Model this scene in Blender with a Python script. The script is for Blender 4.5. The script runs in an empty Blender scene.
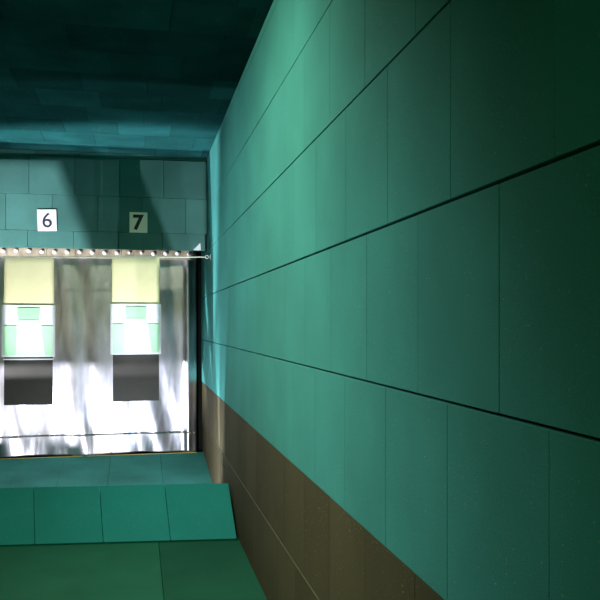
import bpy, bmesh, math, random
from mathutils import Vector, Matrix
random.seed(7)
S = bpy.context.scene
C = S.collection
EYE = 1.70
WX = 0.77            # face of the right wall
CEIL = 3.56

# ------------------------------------------------------------------ materials
def new_mat(name):
    m = bpy.data.materials.new(name); m.use_nodes = True
    nt = m.node_tree
    return m, nt, nt.nodes['Principled BSDF']

def plain(name, col, rough=0.6, metal=0.0, noise=0.0, scale=20.0):
    m, nt, b = new_mat(name)
    b.inputs['Roughness'].default_value = rough
    b.inputs['Metallic'].default_value = metal
    if noise:
        tc = nt.nodes.new('ShaderNodeTexCoord')
        n = nt.nodes.new('ShaderNodeTexNoise'); n.inputs['Scale'].default_value = scale
        n.inputs['Detail'].default_value = 5
        r = nt.nodes.new('ShaderNodeValToRGB')
        r.color_ramp.elements[0].position = 0.3; r.color_ramp.elements[1].position = 0.7
        r.color_ramp.elements[0].color = tuple(c*(1-noise) for c in col)+(1,)
        r.color_ramp.elements[1].color = tuple(min(1, c*(1+noise)) for c in col)+(1,)
        nt.links.new(tc.outputs['Object'], n.inputs['Vector'])
        nt.links.new(n.outputs['Fac'], r.inputs['Fac'])
        nt.links.new(r.outputs['Color'], b.inputs['Base Color'])
    else:
        b.inputs['Base Color'].default_value = tuple(col)+(1,)
    return m

def rubber(name, col, rough=0.8, vary=0.22, speck=(0.25, 0.36, 0.22), speck_amt=0.745, bump=0.25, streak=0.10, spec=0.06):
    """granulated rubber tile: every tile a slightly different tone, fine grain, a few pale crumbs"""
    m, nt, b = new_mat(name)
    L = nt.links.new
    b.inputs['Roughness'].default_value = rough
    b.inputs['Specular IOR Level'].default_value = spec
    tc = nt.nodes.new('ShaderNodeTexCoord')
    at = nt.nodes.new('ShaderNodeAttribute'); at.attribute_name = 'tile'
    mr = nt.nodes.new('ShaderNodeMapRange')
    mr.inputs['To Min'].default_value = 1-vary; mr.inputs['To Max'].default_value = 1+vary
    L(at.outputs['Fac'], mr.inputs['Value'])
    # broad wear
    n1 = nt.nodes.new('ShaderNodeTexNoise'); n1.inputs['Scale'].default_value = 2.3; n1.inputs['Detail'].default_value = 6
    L(tc.outputs['Object'], n1.inputs['Vector'])
    m1 = nt.nodes.new('ShaderNodeMapRange'); m1.inputs['From Min'].default_value = .3; m1.inputs['From Max'].default_value = .7
    m1.inputs['To Min'].default_value = 1-streak; m1.inputs['To Max'].default_value = 1+streak
    L(n1.outputs['Fac'], m1.inputs['Value'])
    # grain
    n2 = nt.nodes.new('ShaderNodeTexNoise'); n2.inputs['Scale'].default_value = 330; n2.inputs['Detail'].default_value = 3
    L(tc.outputs['Object'], n2.inputs['Vector'])
    m2 = nt.nodes.new('ShaderNodeMapRange'); m2.inputs['From Min'].default_value = .3; m2.inputs['From Max'].default_value = .7
    m2.inputs['To Min'].default_value = .8; m2.inputs['To Max'].default_value = 1.2
    L(n2.outputs['Fac'], m2.inputs['Value'])
    a = nt.nodes.new('ShaderNodeMath'); a.operation = 'MULTIPLY'
    L(mr.outputs['Result'], a.inputs[0]); L(m1.outputs['Result'], a.inputs[1])
    a2 = nt.nodes.new('ShaderNodeMath'); a2.operation = 'MULTIPLY'
    L(a.outputs[0], a2.inputs[0]); L(m2.outputs['Result'], a2.inputs[1])
    sc = nt.nodes.new('ShaderNodeVectorMath'); sc.operation = 'SCALE'
    sc.inputs[0].default_value = col
    L(a2.outputs[0], sc.inputs['Scale'])
    # crumbs, gathered in loose patches
    n3 = nt.nodes.new('ShaderNodeTexNoise'); n3.inputs['Scale'].default_value = 130; n3.inputs['Detail'].default_value = 1
    L(tc.outputs['Object'], n3.inputs['Vector'])
    n4 = nt.nodes.new('ShaderNodeTexNoise'); n4.inputs['Scale'].default_value = 5
    L(tc.outputs['Object'], n4.inputs['Vector'])
    ad = nt.nodes.new('ShaderNodeMath'); ad.operation = 'MULTIPLY_ADD'
    L(n4.outputs['Fac'], ad.inputs[0]); ad.inputs[1].default_value = .25
    L(n3.outputs['Fac'], ad.inputs[2])
    gt = nt.nodes.new('ShaderNodeMapRange')
    gt.inputs['From Min'].default_value = speck_amt+.125; gt.inputs['From Max'].default_value = speck_amt+.155
    L(ad.outputs[0], gt.inputs['Value'])
    mx = nt.nodes.new('ShaderNodeMix'); mx.data_type = 'RGBA'
    L(gt.outputs['Result'], mx.inputs['Factor'])
    L(sc.outputs['Vector'], mx.inputs['A']); mx.inputs['B'].default_value = speck+(1,)
    L(mx.outputs['Result'], b.inputs['Base Color'])
    bp = nt.nodes.new('ShaderNodeBump'); bp.inputs['Strength'].default_value = bump; bp.inputs['Distance'].default_value = .002
    L(n2.outputs['Fac'], bp.inputs['Height']); L(bp.outputs['Normal'], b.inputs['Normal'])
    return m

TEAL = (0.048, 0.228, 0.202)
M_wall = rubber('green wall rubber', TEAL, vary=.025)
M_wain = rubber('brown wall rubber', (0.058, 0.049, 0.025), vary=.14, speck=(.3, .25, .12))
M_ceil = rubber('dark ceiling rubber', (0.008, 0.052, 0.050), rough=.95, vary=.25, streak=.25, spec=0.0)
M_end = rubber('green end wall rubber', (0.072, 0.200, 0.170), vary=.10, streak=.16)
M_ramp = rubber('green ramp rubber', (0.024, 0.260, 0.225), vary=.06, streak=.05)
M_floor = rubber('green floor rubber', (0.020, 0.120, 0.070), vary=.38, streak=.10, speck=(.25, .3, .15))
M_apron = rubber('dusty green rubber', (0.065, 0.320, 0.280), vary=.05, streak=.18, speck_amt=.70)
M_gap = plain('joint shadow gap', (0.006, 0.009, 0.006), .9)
M_lead = plain('pale joint strip', (0.10, 0.088, 0.04), .8, noise=.3)
M_yellow = plain('pale yellow board', (0.99, 0.91, 0.50), .7, noise=.05, scale=6)
M_white = plain('white paper', (0.86, 0.87, 0.88), .8)
M_green = plain('printed pale green', (0.46, 0.87, 0.49), .8)
M_green2 = plain('printed very pale green', (0.64, 0.92, 0.60), .8)
M_grey = plain('dark grey board', (0.030, 0.028, 0.021), .75, noise=.12, scale=9)
M_steelwire = plain('pale wire', (0.92, 0.87, 0.66), .5)
M_bolt = plain('zinc bolt', (0.92, 0.92, 0.90), .35)
M_clamp = plain('tarnished steel', (0.38, 0.32, 0.22), .6, metal=.3, noise=.35, scale=14)
M_sign = plain('white plate', (0.85, 0.85, 0.86), .6)
M_signy = plain('cream plate', (0.97, 0.90, 0.66), .6)
M_ink = plain('black ink', (0.006, 0.006, 0.006), .6)
M_ink2 = plain('faded violet ink', (0.035, 0.025, 0.06), .6)
M_ochre = plain('ochre edge', (0.62, 0.48, 0.12), .7, noise=.2)
M_house = plain('black painted steel', (0.02, 0.02, 0.02), .6)

def steel():
    m, nt, b = new_mat('thin bright steel sheet')
    L = nt.links.new
    b.inputs['Metallic'].default_value = 1
    tc = nt.nodes.new('ShaderNodeTexCoord')
    mp = nt.nodes.new('ShaderNodeMapping'); mp.inputs['Scale'].default_value = (3.0, 1, 1.1)
    L(tc.outputs['Object'], mp.inputs['Vector'])
    n = nt.nodes.new('ShaderNodeTexNoise'); n.inputs['Scale'].default_value = 2.2; n.inputs['Detail'].default_value = 4
    L(mp.outputs['Vector'], n.inputs['Vector'])
    r = nt.nodes.new('ShaderNodeValToRGB')
    r.color_ramp.elements[0].position = .3; r.color_ramp.elements[0].color = (.47, .45, .44, 1)
    r.color_ramp.elements[1].position = .7; r.color_ramp.elements[1].color = (.68, .68, .73, 1)
    L(n.outputs['Fac'], r.inputs['Fac']); L(r.outputs['Color'], b.inputs['Base Color'])
    mr = nt.nodes.new('ShaderNodeMapRange'); mr.inputs['To Min'].default_value = .30; mr.inputs['To Max'].default_value = .42
    L(n.outputs['Fac'], mr.inputs['Value']); L(mr.outputs['Result'], b.inputs['Roughness'])
    mp2 = nt.nodes.new('ShaderNodeMapping'); mp2.inputs['Scale'].default_value = (3.2, 1, .8)
    L(tc.outputs['Object'], mp2.inputs['Vector'])
    n2 = nt.nodes.new('ShaderNodeTexNoise'); n2.inputs['Scale'].default_value = 1.6; n2.inputs['Detail'].default_value = 2
    n2.inputs['Distortion'].default_value = .3
    L(mp2.outputs['Vector'], n2.inputs['Vector'])
    bp = nt.nodes.new('ShaderNodeBump'); bp.inputs['Strength'].default_value = .28; bp.inputs['Distance'].default_value = .05
    L(n2.outputs['Fac'], bp.inputs['Height']); L(bp.outputs['Normal'], b.inputs['Normal'])
    return m
M_foil = steel()

# ------------------------------------------------------------------ mesh helpers
def obj(name, bm, mats, parent=None, smooth=False):
    me = bpy.data.meshes.new(name)
    bmesh.ops.recalc_face_normals(bm, faces=bm.faces)
    bm.to_mesh(me); bm.free()
    for m in (mats if isinstance(mats, (list, tuple)) else [mats]): me.materials.append(m)
    if smooth:
        for p in me.polygons: p.use_smooth = True
    o = bpy.data.objects.new(name, me); C.objects.link(o)
    if parent: o.parent = parent
    return o

def tag(o, label, cat, group=None):
    o['label'] = label; o['category'] = cat
    if group: o['group'] = group
    return o
def struct(o):
    o['kind'] = 'structure'; return o
def empty(name, loc, rz=0):
    o = bpy.data.objects.new(name, None); C.objects.link(o)
    o.location = loc; o.rotation_euler = (0, 0, rz); o.empty_display_size = .1
    return o

def box(bm, x0, x1, y0, y1, z0, z1, bev=0.0, mat=0, tile=None, M=None, seg=1):
    vs = [bm.verts.new((x, y, z)) for x in (x0, x1) for y in (y0, y1) for z in (z0, z1)]
    idx = [(0, 1, 3, 2), (4, 6, 7, 5), (0, 4, 5, 1), (2, 3, 7, 6), (0, 2, 6, 4), (1, 5, 7, 3)]
    fs = [bm.faces.new([vs[i] for i in f]) for f in idx]
    allf = set(fs)
    if bev:
        es = list({e for f in fs for e in f.edges})
        r = bmesh.ops.bevel(bm, geom=es, offset=bev, segments=seg, profile=.5, affect='EDGES')
        allf = {f for f in r['faces']} | {f for f in fs if f.is_valid}
        allf |= {f for v in r['verts'] for f in v.link_faces}
    lay = bm.loops.layers.float_color.get('tile') or bm.loops.layers.float_color.new('tile')
    t = random.random() if tile is None else tile
    for f in allf:
        f.material_index = mat
        for l in f.loops: l[lay] = (t, t, t, 1)
    if M is not None:
        for v in {v for f in allf for v in f.verts}: v.co = M @ v.co
    return allf

def tube(bm, pts, r, n=8):
    rings = []
    for i, p in enumerate(pts):
        p = Vector(p)
        a = Vector(pts[max(i-1, 0)]); b = Vector(pts[min(i+1, len(pts)-1)])
        d = (b-a).normalized()
        u = d.cross(Vector((0, 0, 1)))
        if u.length < 1e-3: u = d.cross(Vector((0, 1, 0)))
        u.normalize(); v = d.cross(u)
        rings.append([bm.verts.new(p+r*(math.cos(k*2*math.pi/n)*u+math.sin(k*2*math.pi/n)*v)) for k in range(n)])
    for a, b in zip(rings, rings[1:]):
        for k in range(n): bm.faces.new((a[k], a[(k+1) % n], b[(k+1) % n], b[k]))
    bm.faces.new(rings[0]); bm.faces.new(list(reversed(rings[-1])))

def dome(bm, c, r, h, n=12, k=4):
    """round bolt head whose axis points towards -y"""
    rings = []
    for j in range(k):
        a = j/k*math.pi/2
        rings.append([bm.verts.new((c[0]+r*math.cos(a)*math.cos(t*2*math.pi/n), c[1]-h*math.sin(a), c[2]+r*math.cos(a)*math.sin(t*2*math.pi/n))) for t in range(n)])
    top = bm.verts.new((c[0], c[1]-h, c[2]))
    for a, b in zip(rings, rings[1:]):
        for t in range(n): bm.faces.new((a[t], a[(t+1) % n], b[(t+1) % n], b[t]))
    for t in range(n): bm.faces.new((rings[-1][t], rings[-1][(t+1) % n], top))
    bm.faces.new(list(reversed(rings[0])))

def prism(bm, poly, y0, y1, mat=0):
    a = [bm.verts.new((x, y0, z)) for x, z in poly]; b = [bm.verts.new((x, y1, z)) for x, z in poly]
    fs = [bm.faces.new(a), bm.faces.new(list(reversed(b)))]
    n = len(poly)
    for i in range(n): fs.append(bm.faces.new((a[i], b[i], b[(i+1) % n], a[(i+1) % n])))
    for f in fs: f.material_index = mat

# ------------------------------------------------------------------ room shell
X0, X1 = -3.4, WX
Y0, Y1 = -2.6, 9.60
ROWS = [(0.0, .498, .36), (.502, .985, .10), (.990, 1.496, .36), (1.503, 2.003, .07), (2.011, 2.508, .34), (2.514, 2.998, .09), (3.003, 3.500, .34), (3.504, CEIL, .09)]

def wall_rows(name, rows, mat, set_back):
    bm = bmesh.new()
    for i, (z0, z1, ph) in enumerate(rows):
        face = WX + set_back[i]
        y = ph - 3.5
        while y < Y1:
            a, b = max(y+.0008, Y0), min(y+.5-.0008, Y1)
            if b-a > .01:
                j = random.uniform(-.0005, .0005)
                box(bm, face+j, WX+.055, a, b, z0, z1, bev=.0016)
            y += .5
    box(bm, WX+.045, WX+.16, Y0, Y1, rows[0][0], rows[-1][1], mat=1)
    return struct(obj(name, bm, [mat, M_gap]))
wall_rows('baseboard_right', ROWS[:2], M_wain, [.012, .002])
wall_rows('wall_right', ROWS[2:], M_wall, [0]*6)

# thin pale strip along the joint of the brown band
bm = bmesh.new()
box(bm, WX-.001, WX+.03, Y0, Y1, .4975, .5015)
struct(obj('trim_1', bm, M_lead))

# floor: big mats, one seam runs down the range
bm = bmesh.new()
for xa, xb, t in ((X0, -1.09, .5), (-1.088, .162, .72), (.165, WX+.03, .25)):  # right mat toned darker to paint in the shade by the wall
    for ya, yb in ((Y0, -.2), (-.197, 2.3), (2.303, 4.8-2.4), (2.403, 6.9)):
        box(bm, xa, xb, ya, yb, -.03, 0, bev=.002, tile=t)
box(bm, X0, WX+.1, Y0, Y1, -.12, -.025, mat=1)
struct(obj('floor', bm, [M_floor, M_gap]))

# floor of the target end, rising to the steel sheet
def apron_z(y): return 0 if y < 8.1 else .14*((y-8.1)/1.25)**1.25
bm = bmesh.new()
lay = bm.loops.layers.float_color.new('tile')
xs = [X0, -2.4, -1.9, -1.28, -.815, -.30, .27, WX+.03]
ys = [6.903, 7.5, 8.1, 8.3, 8.5, 8.7, 8.9, 9.1, 9.3, 9.42]
for xa, xb in zip(xs, xs[1:]):
    t = random.random()
    xa += .0015; xb -= .0015
    top = [[bm.verts.new((x, y, apron_z(y))) for x in (xa, xb)] for y in ys]
    bot = [[bm.verts.new((x, y, -.03)) for x in (xa, xb)] for y in ys]
    fs = []
    for i in range(len(ys)-1):
        fs.append(bm.faces.new((top[i][0], top[i][1], top[i+1][1], top[i+1][0])))
        fs.append(bm.faces.new((bot[i][0], bot[i][1], bot[i+1][1], bot[i+1][0])))
        for k in (0, 1): fs.append(bm.faces.new((top[i][k], top[i+1][k], bot[i+1][k], bot[i][k])))
    for i in (0, -1): fs.append(bm.faces.new((top[i][0], top[i][1], bot[i][1], bot[i][0])))
    for f in fs:
        for l in f.loops: l[lay] = (t, t, t, 1)
struct(obj('trim_2', bm, M_apron))

# ceiling tiles in staggered courses
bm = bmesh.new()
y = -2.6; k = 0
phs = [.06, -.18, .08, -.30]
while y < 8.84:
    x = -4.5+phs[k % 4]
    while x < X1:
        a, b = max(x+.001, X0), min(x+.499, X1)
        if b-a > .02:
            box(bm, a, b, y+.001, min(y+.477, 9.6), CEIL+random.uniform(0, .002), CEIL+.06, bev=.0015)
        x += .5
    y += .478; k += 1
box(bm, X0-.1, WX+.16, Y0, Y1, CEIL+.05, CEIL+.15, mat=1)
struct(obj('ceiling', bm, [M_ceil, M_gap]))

# upper end wall: hangs from the ceiling in front of the steel sheet
bm = bmesh.new()
BY = 8.79
for z0, z1, ph in ((3.512, CEIL, .20), (3.09, 3.508, -.335), (2.70, 3.087, -.095), (2.512, 2.697, -.35)):
    x = -4.6+ph-.0
    while x < X1:
        a, b = max(x+.0015, X0), min(x+.4735, X1-.004)
        if b-a > .02: box(bm, a, b, BY+random.uniform(0, .002), BY+.05, z0, z1, bev=.002)
        x += .475
box(bm, X0, X1-.004, BY+.04, BY+.09, 2.514, CEIL, mat=1)
struct(obj('wall_far', bm, [M_end, M_gap]))
bm = bmesh.new(); box(bm, X0-.1, WX+.16, Y1, Y1+.1, -.1, CEIL+.1)
struct(obj('wall_end', bm, M_gap))
bm = bmesh.new(); box(bm, X0-.1, X0, Y0, Y1, -.1, CEIL+.1)
struct(obj('wall_left', bm, M_wall))
bm = bmesh.new(); box(bm, X0-.1, WX+.16, Y0-.1, Y0, -.1, CEIL+.1)
struct(obj('wall_back', bm, M_wall))

# ------------------------------------------------------------------ leaning ramp tiles
ang = math.atan2(.315, .585)
def ramp_matrix():
    rz = math.atan2(6.262-6.070, -1.02-.765)          # the row runs slightly askew
    d = Vector((.765-(-1.02), 6.070-6.262, 0)).normalized()
    slope = Vector((0, .585, .315)).normalized()         # the joints follow the range, not the skew
    n = d.cross(slope).normalized()
    M = Matrix((d, slope, n)).transposed().to_4x4()
    M.translation = Vector((.765, 6.070, .016))
    return M
RM = ramp_matrix()
RLEN = math.hypot(.585, .315)
def ramp_point(p):
    p = p.copy(); p.x *= 1+.055*p.y/RLEN     # the joints open a little towards the top
    return RM @ p
labels = ['leaning green rubber tile at right end of the low ramp, touching the brown wall',
          'leaning green rubber tile second from the brown wall in the low ramp',
          'leaning green rubber tile third from the brown wall in the low ramp',
          'leaning green rubber tile cut by the left picture edge, fourth from the brown wall']
for i in range(4):
    bm = bmesh.new()
    w = .512
    box(bm, -w/2+.0014, w/2-.0014, 0, RLEN, -.04, 0, bev=.004, tile=.5+.35*(i % 2), seg=2)
    base = RM @ Vector((-w*(i+.5), 0, 0))
    for v in bm.verts: v.co = ramp_point(v.co+Vector((-w*(i+.5), 0, 0))) - base
    o = obj('ramp_tile', bm, M_ramp)
    o.location = base
    tag(o, labels[i], 'rubber tile', 'leaning tiles of the low ramp')
bm = bmesh.new()
for i in range(4, 9):
    if True: box(bm, -.512*(i+1)+.0025, -.512*i-.0025, 0, RLEN, -.04, 0, bev=.004)
for v in bm.verts: v.co = ramp_point(v.co)
o = struct(obj('trim_3', bm, M_ramp))
# the timber kerb the tiles lean on
bm = bmesh.new()
box(bm, -.512*8.0, -.02, RLEN-.06, RLEN-.02, -.30, -.042)
for v in bm.verts:
    v.co = RM @ v.co
    v.co.z = max(v.co.z, 0.0)
struct(obj('trim_4', bm, M_house))

# ------------------------------------------------------------------ steel sheet behind the targets
FY = 9.45
root = empty('steel_backstop', (-.35, FY, .12))
tag(root, 'wavy bright steel sheet hanging behind both targets, bolted along its top', 'steel sheet')
def sheet_y(x, z):
    y = .012*math.sin(5.1*x+.6)+.006*math.sin(13*x+1.3+1.2*z)+.004*math.sin(23*x+z*2)
    low = max(0, 1-z/1.2)
    y += low*(.022*math.sin(7*x+2.0+2.5*z)+.012*math.sin(15*x+4*z))
    e = max(0, (x-.64)/.06)
    y += .012*e*e - .03*math.exp(-((x-.60)/.035)**2)
    return y
def sheet(bm, xa, xb, za, zb, nx, nz, off=0.0, wav=0.0, th=.002):
    fr = []; bk = []
    for j in range(nz+1):
        rf = []; rb = []
        for i in range(nx+1):
            x = xa+(xb-xa)*i/nx
            z = za+(zb-za)*j/nz
            if j == 0: z += wav*math.sin(4.2*x+1)
            y = sheet_y(x, z)+off
            rf.append(bm.verts.new((x+.35, y, z-.12))); rb.append(bm.verts.new((x+.35, y+th, z-.12)))
        fr.append(rf); bk.append(rb)
    for g in (fr, bk):
        for j in range(nz):
            for i in range(nx): bm.faces.new((g[j][i], g[j][i+1], g[j+1][i+1], g[j+1][i]))
    for i in range(nx):
        bm.faces.new((fr[0][i], fr[0][i+1], bk[0][i+1], bk[0][i])); bm.faces.new((fr[nz][i], fr[nz][i+1], bk[nz][i+1], bk[nz][i]))
    for j in range(nz):
        bm.faces.new((fr[j][0], fr[j+1][0], bk[j+1][0], bk[j][0])); bm.faces.new((fr[j][nx], fr[j+1][nx], bk[j+1][nx], bk[j][nx]))
bm = bmesh.new(); sheet(bm, -2.6, .700, .36, 2.565, 200, 60)
obj('sheet', bm, M_foil, root, True)
bm = bmesh.new(); sheet(bm, -2.6, .700, .155, .40, 200, 10, off=-.012, wav=.012)
fl = obj('lower_flap', bm, M_foil, root, True)
for x in (-1.33, -.99, -.42, .37, .62, .67):
    bm = bmesh.new(); dome(bm, (x+.35, sheet_y(x, .385)-.012, .385-.12), .012, .006, 8, 3)
    obj('rivet', bm, M_clamp, fl, True)
# clamp strip in short lengths
for xa, xb in ((-2.6, -1.455), (-1.45, -1.02), (-1.015, -.70), (-.695, -.18), (-.175, .30), (.305, .66)):
    bm = bmesh.new(); box(bm, xa+.35, xb+.35, -.052, -.046, 2.452-.12, 2.565-.12, bev=.002)
    obj('clamp_strip', bm, M_clamp, root)
bx = [-1.493+.1405*k for k in range(16)]
for k, x in enumerate(bx):
    bm = bmesh.new(); dome(bm, (x+.35, -.051, 2.527-.12+random.uniform(-.006, .006)), .027 if k not in (10, 11) else .02, .022)
    obj('bolt', bm, M_bolt, root, True)
# yellow wooden lath lying under the sheet's lower edge
bm = bmesh.new()
box(bm, -2.6, .70, FY-.05, FY-.02, .125, .152, bev=.003)
struct(obj('trim_5', bm, M_ochre))

# ------------------------------------------------------------------ wire with the targets
TY = 8.30
def wire_z(x): return 2.365+(x+1.37)*.0165
root = empty('target_wire', (WX, TY, wire_z(WX)))
tag(root, 'thin pale wire stretched across the lanes and hooked to the green wall', 'wire')
bm = bmesh.new(); tube(bm, [(X0+.0-WX+.01, 0, wire_z(X0)-wire_z(WX)), (-.055, 0, 0)], .007)
obj('wire', bm, M_steelwire, root, True)
bm = bmesh.new()
tube(bm, [(-.001, 0, .0), (-.03, 0, 0)], .007)
tube(bm, [(-.045+.017*math.cos(a), 0, .017*math.sin(a)) for a in [k*math.pi/8 for k in range(17)]], .005, 6)
tube(bm, [(-.012, 0, 0), (-.004, 0, .03)], .005); tube(bm, [(-.012, 0, 0), (-.004, 0, -.03)], .005)
obj('hook', bm, M_bolt, root, True)

def target(label, xc, tilt, strip):
    z = wire_z(xc)
    r = empty('hanging_target', (xc, TY, z-.0085)); r.rotation_euler = (0, tilt, 0)
    tag(r, label, 'target', 'hanging targets')
    bm = bmesh.new(); box(bm, -.2425, .2425, -.006, .006, -1.00, 0.0, bev=.0015)
    obj('backing_board', bm, M_yellow, r)
    bm = bmesh.new()
    nx = 12; rows = []
    for y2 in (0, .0012):
        rows.append([[bm.verts.new((-.258+.516*i/nx, -.016-.004*math.cos(6*(-.258+.516*i/nx))*(1-j/6)+y2, -1.005+.525*j/6)) for i in range(nx+1)] for j in range(7)])
    for g in rows:
        for j in range(6):
            for i in range(nx): bm.faces.new((g[j][i], g[j][i+1], g[j+1][i+1], g[j+1][i]))
    f, k = rows
    for i in range(nx):
        for j in (0, 6): bm.faces.new((f[j][i], f[j][i+1], k[j][i+1], k[j][i]))
    for j in range(6):
        for i in (0, nx): bm.faces.new((f[j][i], f[j+1][i], k[j+1][i], k[j][i]))
    p = obj('paper_sheet', bm, M_white, r)
    # printed silhouette: head, neck, shoulders and flanks
    bm = bmesh.new()
    Y = (-.0222, -.0212)
    head = [(-.105, -.51), (.105, -.51), (.108, -.575), (.098, -.60), (.10, -.625), (-.10, -.625), (-.098, -.60), (-.108, -.575)]
    prism(bm, head, *Y, mat=0)
    torso = [(-.10, -.63), (.10, -.63), (.118, -.68), (.118, -.735), (.128, -.99), (-.118, -.99), (-.108, -.735), (-.112, -.68)]
    prism(bm, torso, *Y, mat=1)
    prism(bm, [(-.235, -.69), (-.118, -.69), (-.113, -.735), (-.122, -.99), (-.235, -.99)], *Y, mat=0)
    prism(bm, [(.123, -.69), (.23, -.69), (.23, -.99), (.160, -.99), (.133, -.80)], *Y, mat=0)
    obj('silhouette', bm, [M_green, M_green2], p)
    bm = bmesh.new(); box(bm, -.235, .235, -.012, -.004, -1.49, -1.0, bev=.002)
    lb = obj('lower_board', bm, M_grey, r); lb['label'] = 'dark grey lower board'
    if strip:
        bm = bmesh.new(); box(bm, -.245, .243, -.017, -.012, -1.035, -1.022, bev=.001)
        obj('edge_strip', bm, M_white, r)
    return r
target('paper silhouette target under the number 6, pale green figure above a dark board', -1.070, .004, True)
target('paper silhouette target under the number 7, pale green figure above a dark board', -.012, -.002, False)

# ------------------------------------------------------------------ lane numbers
def sign(ch, label, xc, zc, w, h, rot, plate, ink, size, bold, asp=1.0):
    r = empty('number_sign', (xc, BY-.003, zc)); r.rotation_euler = (0, rot, 0)
    tag(r, label, 'sign', 'lane number signs')
    bm = bmesh.new(); box(bm, -w/2, w/2, -.004, .003, -h/2, h/2, bev=.001)
    obj('plate', bm, plate, r)
    cu = bpy.data.curves.new('numeral', 'FONT'); cu.body = ch; cu.size = size; cu.extrude = .0012
    cu.offset = bold; cu.align_x = 'CENTER'; cu.align_y = 'CENTER'; cu.resolution_u = 6
    t = bpy.data.objects.new('numeral_source', cu); C.objects.link(t)
    bpy.context.view_layer.update()
    me = bpy.data.meshes.new_from_object(t.evaluated_get(bpy.context.evaluated_depsgraph_get()))
    bpy.data.objects.remove(t)
    xs = [v.co.x for v in me.vertices]; ys = [v.co.y for v in me.vertices]
    cx, cy = (min(xs)+max(xs))/2, (min(ys)+max(ys))/2
    for v in me.vertices: v.co = ((v.co.x-cx)*asp, -.0055-v.co.z*.5, v.co.y-cy)
    me.materials.clear(); me.materials.append(ink); me.name = 'numeral'
    o = bpy.data.objects.new('numeral', me); C.objects.link(o); o.parent = r
    o.location = (0, 0, 0)
sign('6', 'white number plate with a thin dark 6 on the green end wall', -.949, 2.808, .198, .232, -.035, M_sign, M_ink2, .225, .0005, 1.0)
sign('7', 'cream number plate with a bold black 7 on the green end wall', .016, 2.809, .194, .225, 0, M_signy, M_ink, .225, .0075, 1.0)

# torn paper corner on the lower edge of the end wall
bm = bmesh.new(); prism(bm, [(.612, 2.517), (.66, 2.562), (.694, 2.598), (.700, 2.555), (.700, 2.516), (.65, 2.516)], BY-.002, BY+.003)
o = obj('paper_scrap', bm, M_white)
tag(o, 'small torn white paper triangle at the lower right corner of the end wall', 'paper')

# ------------------------------------------------------------------ camera
cam = bpy.data.cameras.new('camera'); co = bpy.data.objects.new('camera', cam); C.objects.link(co)
co.location = (0, 0, EYE)
co.rotation_euler = (math.radians(90), 0, -math.atan(163/780))
cam.sensor_width = 36; cam.lens = 36*780/600; cam.shift_y = 23/600; cam.clip_start = .02
S.camera = co

# ------------------------------------------------------------------ lamps
def look(o, target):
    o.rotation_euler = (Vector(target)-o.location).to_track_quat('-Z', 'Y').to_euler()
def area(name, loc, tgt, sx, sy, power, col, spread=180):
    l = bpy.data.lights.new(name, 'AREA'); l.shape = 'RECTANGLE'; l.size = sx; l.size_y = sy
    l.energy = power; l.color = col; l.spread = math.radians(spread)
    o = bpy.data.objects.new(name, l); C.objects.link(o); o.location = loc; look(o, tgt); return o
def spot(name, loc, tgt, power, col, size, blend, rad):
    l = bpy.data.lights.new(name, 'SPOT'); l.energy = power; l.color = col; l.spot_size = math.radians(size)
    l.spot_blend = blend; l.shadow_soft_size = rad
    o = bpy.data.objects.new(name, l); C.objects.link(o); o.location = loc; look(o, tgt); return o

area('range_lamp', (-.70, 3.85, 3.525), (.05, 4.30, 2.2), .9, .05, 51, (.93, 1.0, .76), 142)
area('range_lamp', (-2.4, 2.9, 3.45), (.77, 3.1, .75), .5, .5, 15, (.90, 1.0, .92), 60)  # unseen lamp added to brighten the lower part of the right wall
area('range_lamp', (-2.1, 6.1, 3.5), (.77, 6.0, 1.9), .5, .3, 20, (.82, .96, 1.0), 80)
area('green_fill', (-1.4, -1.2, 3.2), (-.2, 1.5, 0), .8, .8, 9, (.30, 1.0, .36), 130)  # added fill light, stands in for green bounce off the room

# unseen floor floods behind the ramp; added plates are cut to shape slanted shadows
LY, LZ = 7.30, .085
def footlight(name, x, power, col, shadow_plates, tgt, size, blend, lid=False):
    spot(name, (x, LY, LZ), tgt, power, col, size, blend, .0009)
    bm = bmesh.new()
    box(bm, x-.08, x+.08, LY-.06, LY-.02, 0, .15, bev=.004)
    box(bm, x-.08, x+.08, LY-.06, LY+.05, 0, .012, bev=.003)
    if lid: box(bm, x-.08, x+.08, LY-.06, LY+.0365, .184, .188); box(bm, x-.08, x+.08, LY-.06, LY-.055, .14, .188)  # lid added to keep the flood off the ceiling
    k = .035/(BY-LY)
    for poly in shadow_plates:
        prism(bm, [(x+(px-x)*k, LZ+(pz-LZ)*k) for px, pz in poly], LY+.035, LY+.0365)  # plate outlines projected back from the wanted shadow edges on the end wall
    o = obj('footlight_gobo', bm, M_house)
    tag(o, 'unseen black lamp box with added shadow plates, on the floor behind the green ramp', 'lamp', 'added lamp boxes with shadow plates')
WHITE = (.87, .88, 1.0)
UP = LZ+1.35
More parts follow.
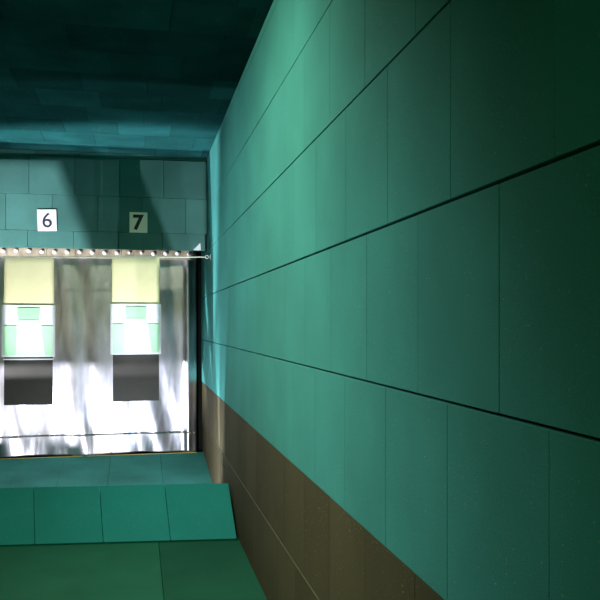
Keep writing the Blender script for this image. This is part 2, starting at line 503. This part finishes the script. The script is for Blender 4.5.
# flood added far left, plates cut so its light ends slantwise on the end wall
footlight('flood_lamp', -3.05, 2000, WHITE, [[(-.77, 3.6), (-.74, 3.52), (-.36, 2.45), (4.5, 2.45), (4.5, 3.6)], [(-2.0, .9), (4.5, .9), (4.5, 1.70), (-2.0, 1.70)], [(-2.0, 1.95), (4.5, 1.95), (4.5, 2.46), (-2.0, 2.46)], [(-2.5, 3.57), (4.5, 3.57), (4.5, 4.5), (-2.5, 4.5)]], (-1.35, BY, 1.7), 66, .35)
# floods added between the lanes and beside the wall, most with shadow-shaping plates
footlight('flood_lamp', -.38, 92, WHITE, [[(.20, 2.2), (1.8, 2.2), (1.8, 3.6), (.20, 3.6)]], (.05, LY+1, LZ+.75), 150, .10)
footlight('flood_lamp', .64, 330, WHITE, [[(-.04, 3.6), (-.03, 3.52), (.42, 2.45), (-2.2, 2.45), (-2.2, 3.6)], [(-2.2, .8), (1.0, .8), (1.0, 2.46), (-2.2, 2.46)], [(.765, .5), (2.6, .5), (2.6, 3.6), (.765, 3.6)]], (.25, BY, 3.2), 50, .4)
footlight('flood_lamp', .36, 130, WHITE, [[(.43, 3.6), (.47, 3.52), (.60, 2.45), (-2.2, 2.45), (-2.2, 3.6)], [(-2.2, .8), (.75, .8), (.75, 2.46), (-2.2, 2.46)], [(.765, .5), (2.6, .5), (2.6, 3.6), (.765, 3.6)]], (.45, BY, 3.0), 60, .3)
footlight('flood_lamp', .17, 58, (.72, .79, 1.0), [], (.77, 8.30, 1.1), 110, .15)  # added to brighten the far strip of the right wall
# tighter floods, one under each target, with added plates blocking spill at sides and top
for lx in (-1.07, -.02):
    footlight('flood_lamp', lx, 370, WHITE, [[(lx+.36, 2.1), (lx+3, 2.1), (lx+3, 3.6), (lx+.36, 3.6)], [(lx-.36, 2.1), (lx-3, 2.1), (lx-3, 3.6), (lx-.36, 3.6)],
              [(lx-.7, 3.63), (lx+.7, 3.63), (lx+.7, 4.5), (lx-.7, 4.5)]], (lx, 8.30, 2.6), 40, .8, True)

w = bpy.data.worlds.new('world'); S.world = w; w.use_nodes = True
w.node_tree.nodes['Background'].inputs['Color'].default_value = (.01, .013, .01, 1)
S.view_settings.view_transform = 'Standard'; S.view_settings.look = 'None'
S.view_settings.exposure = 0; S.view_settings.gamma = 1; S.view_settings.use_curve_mapping = False
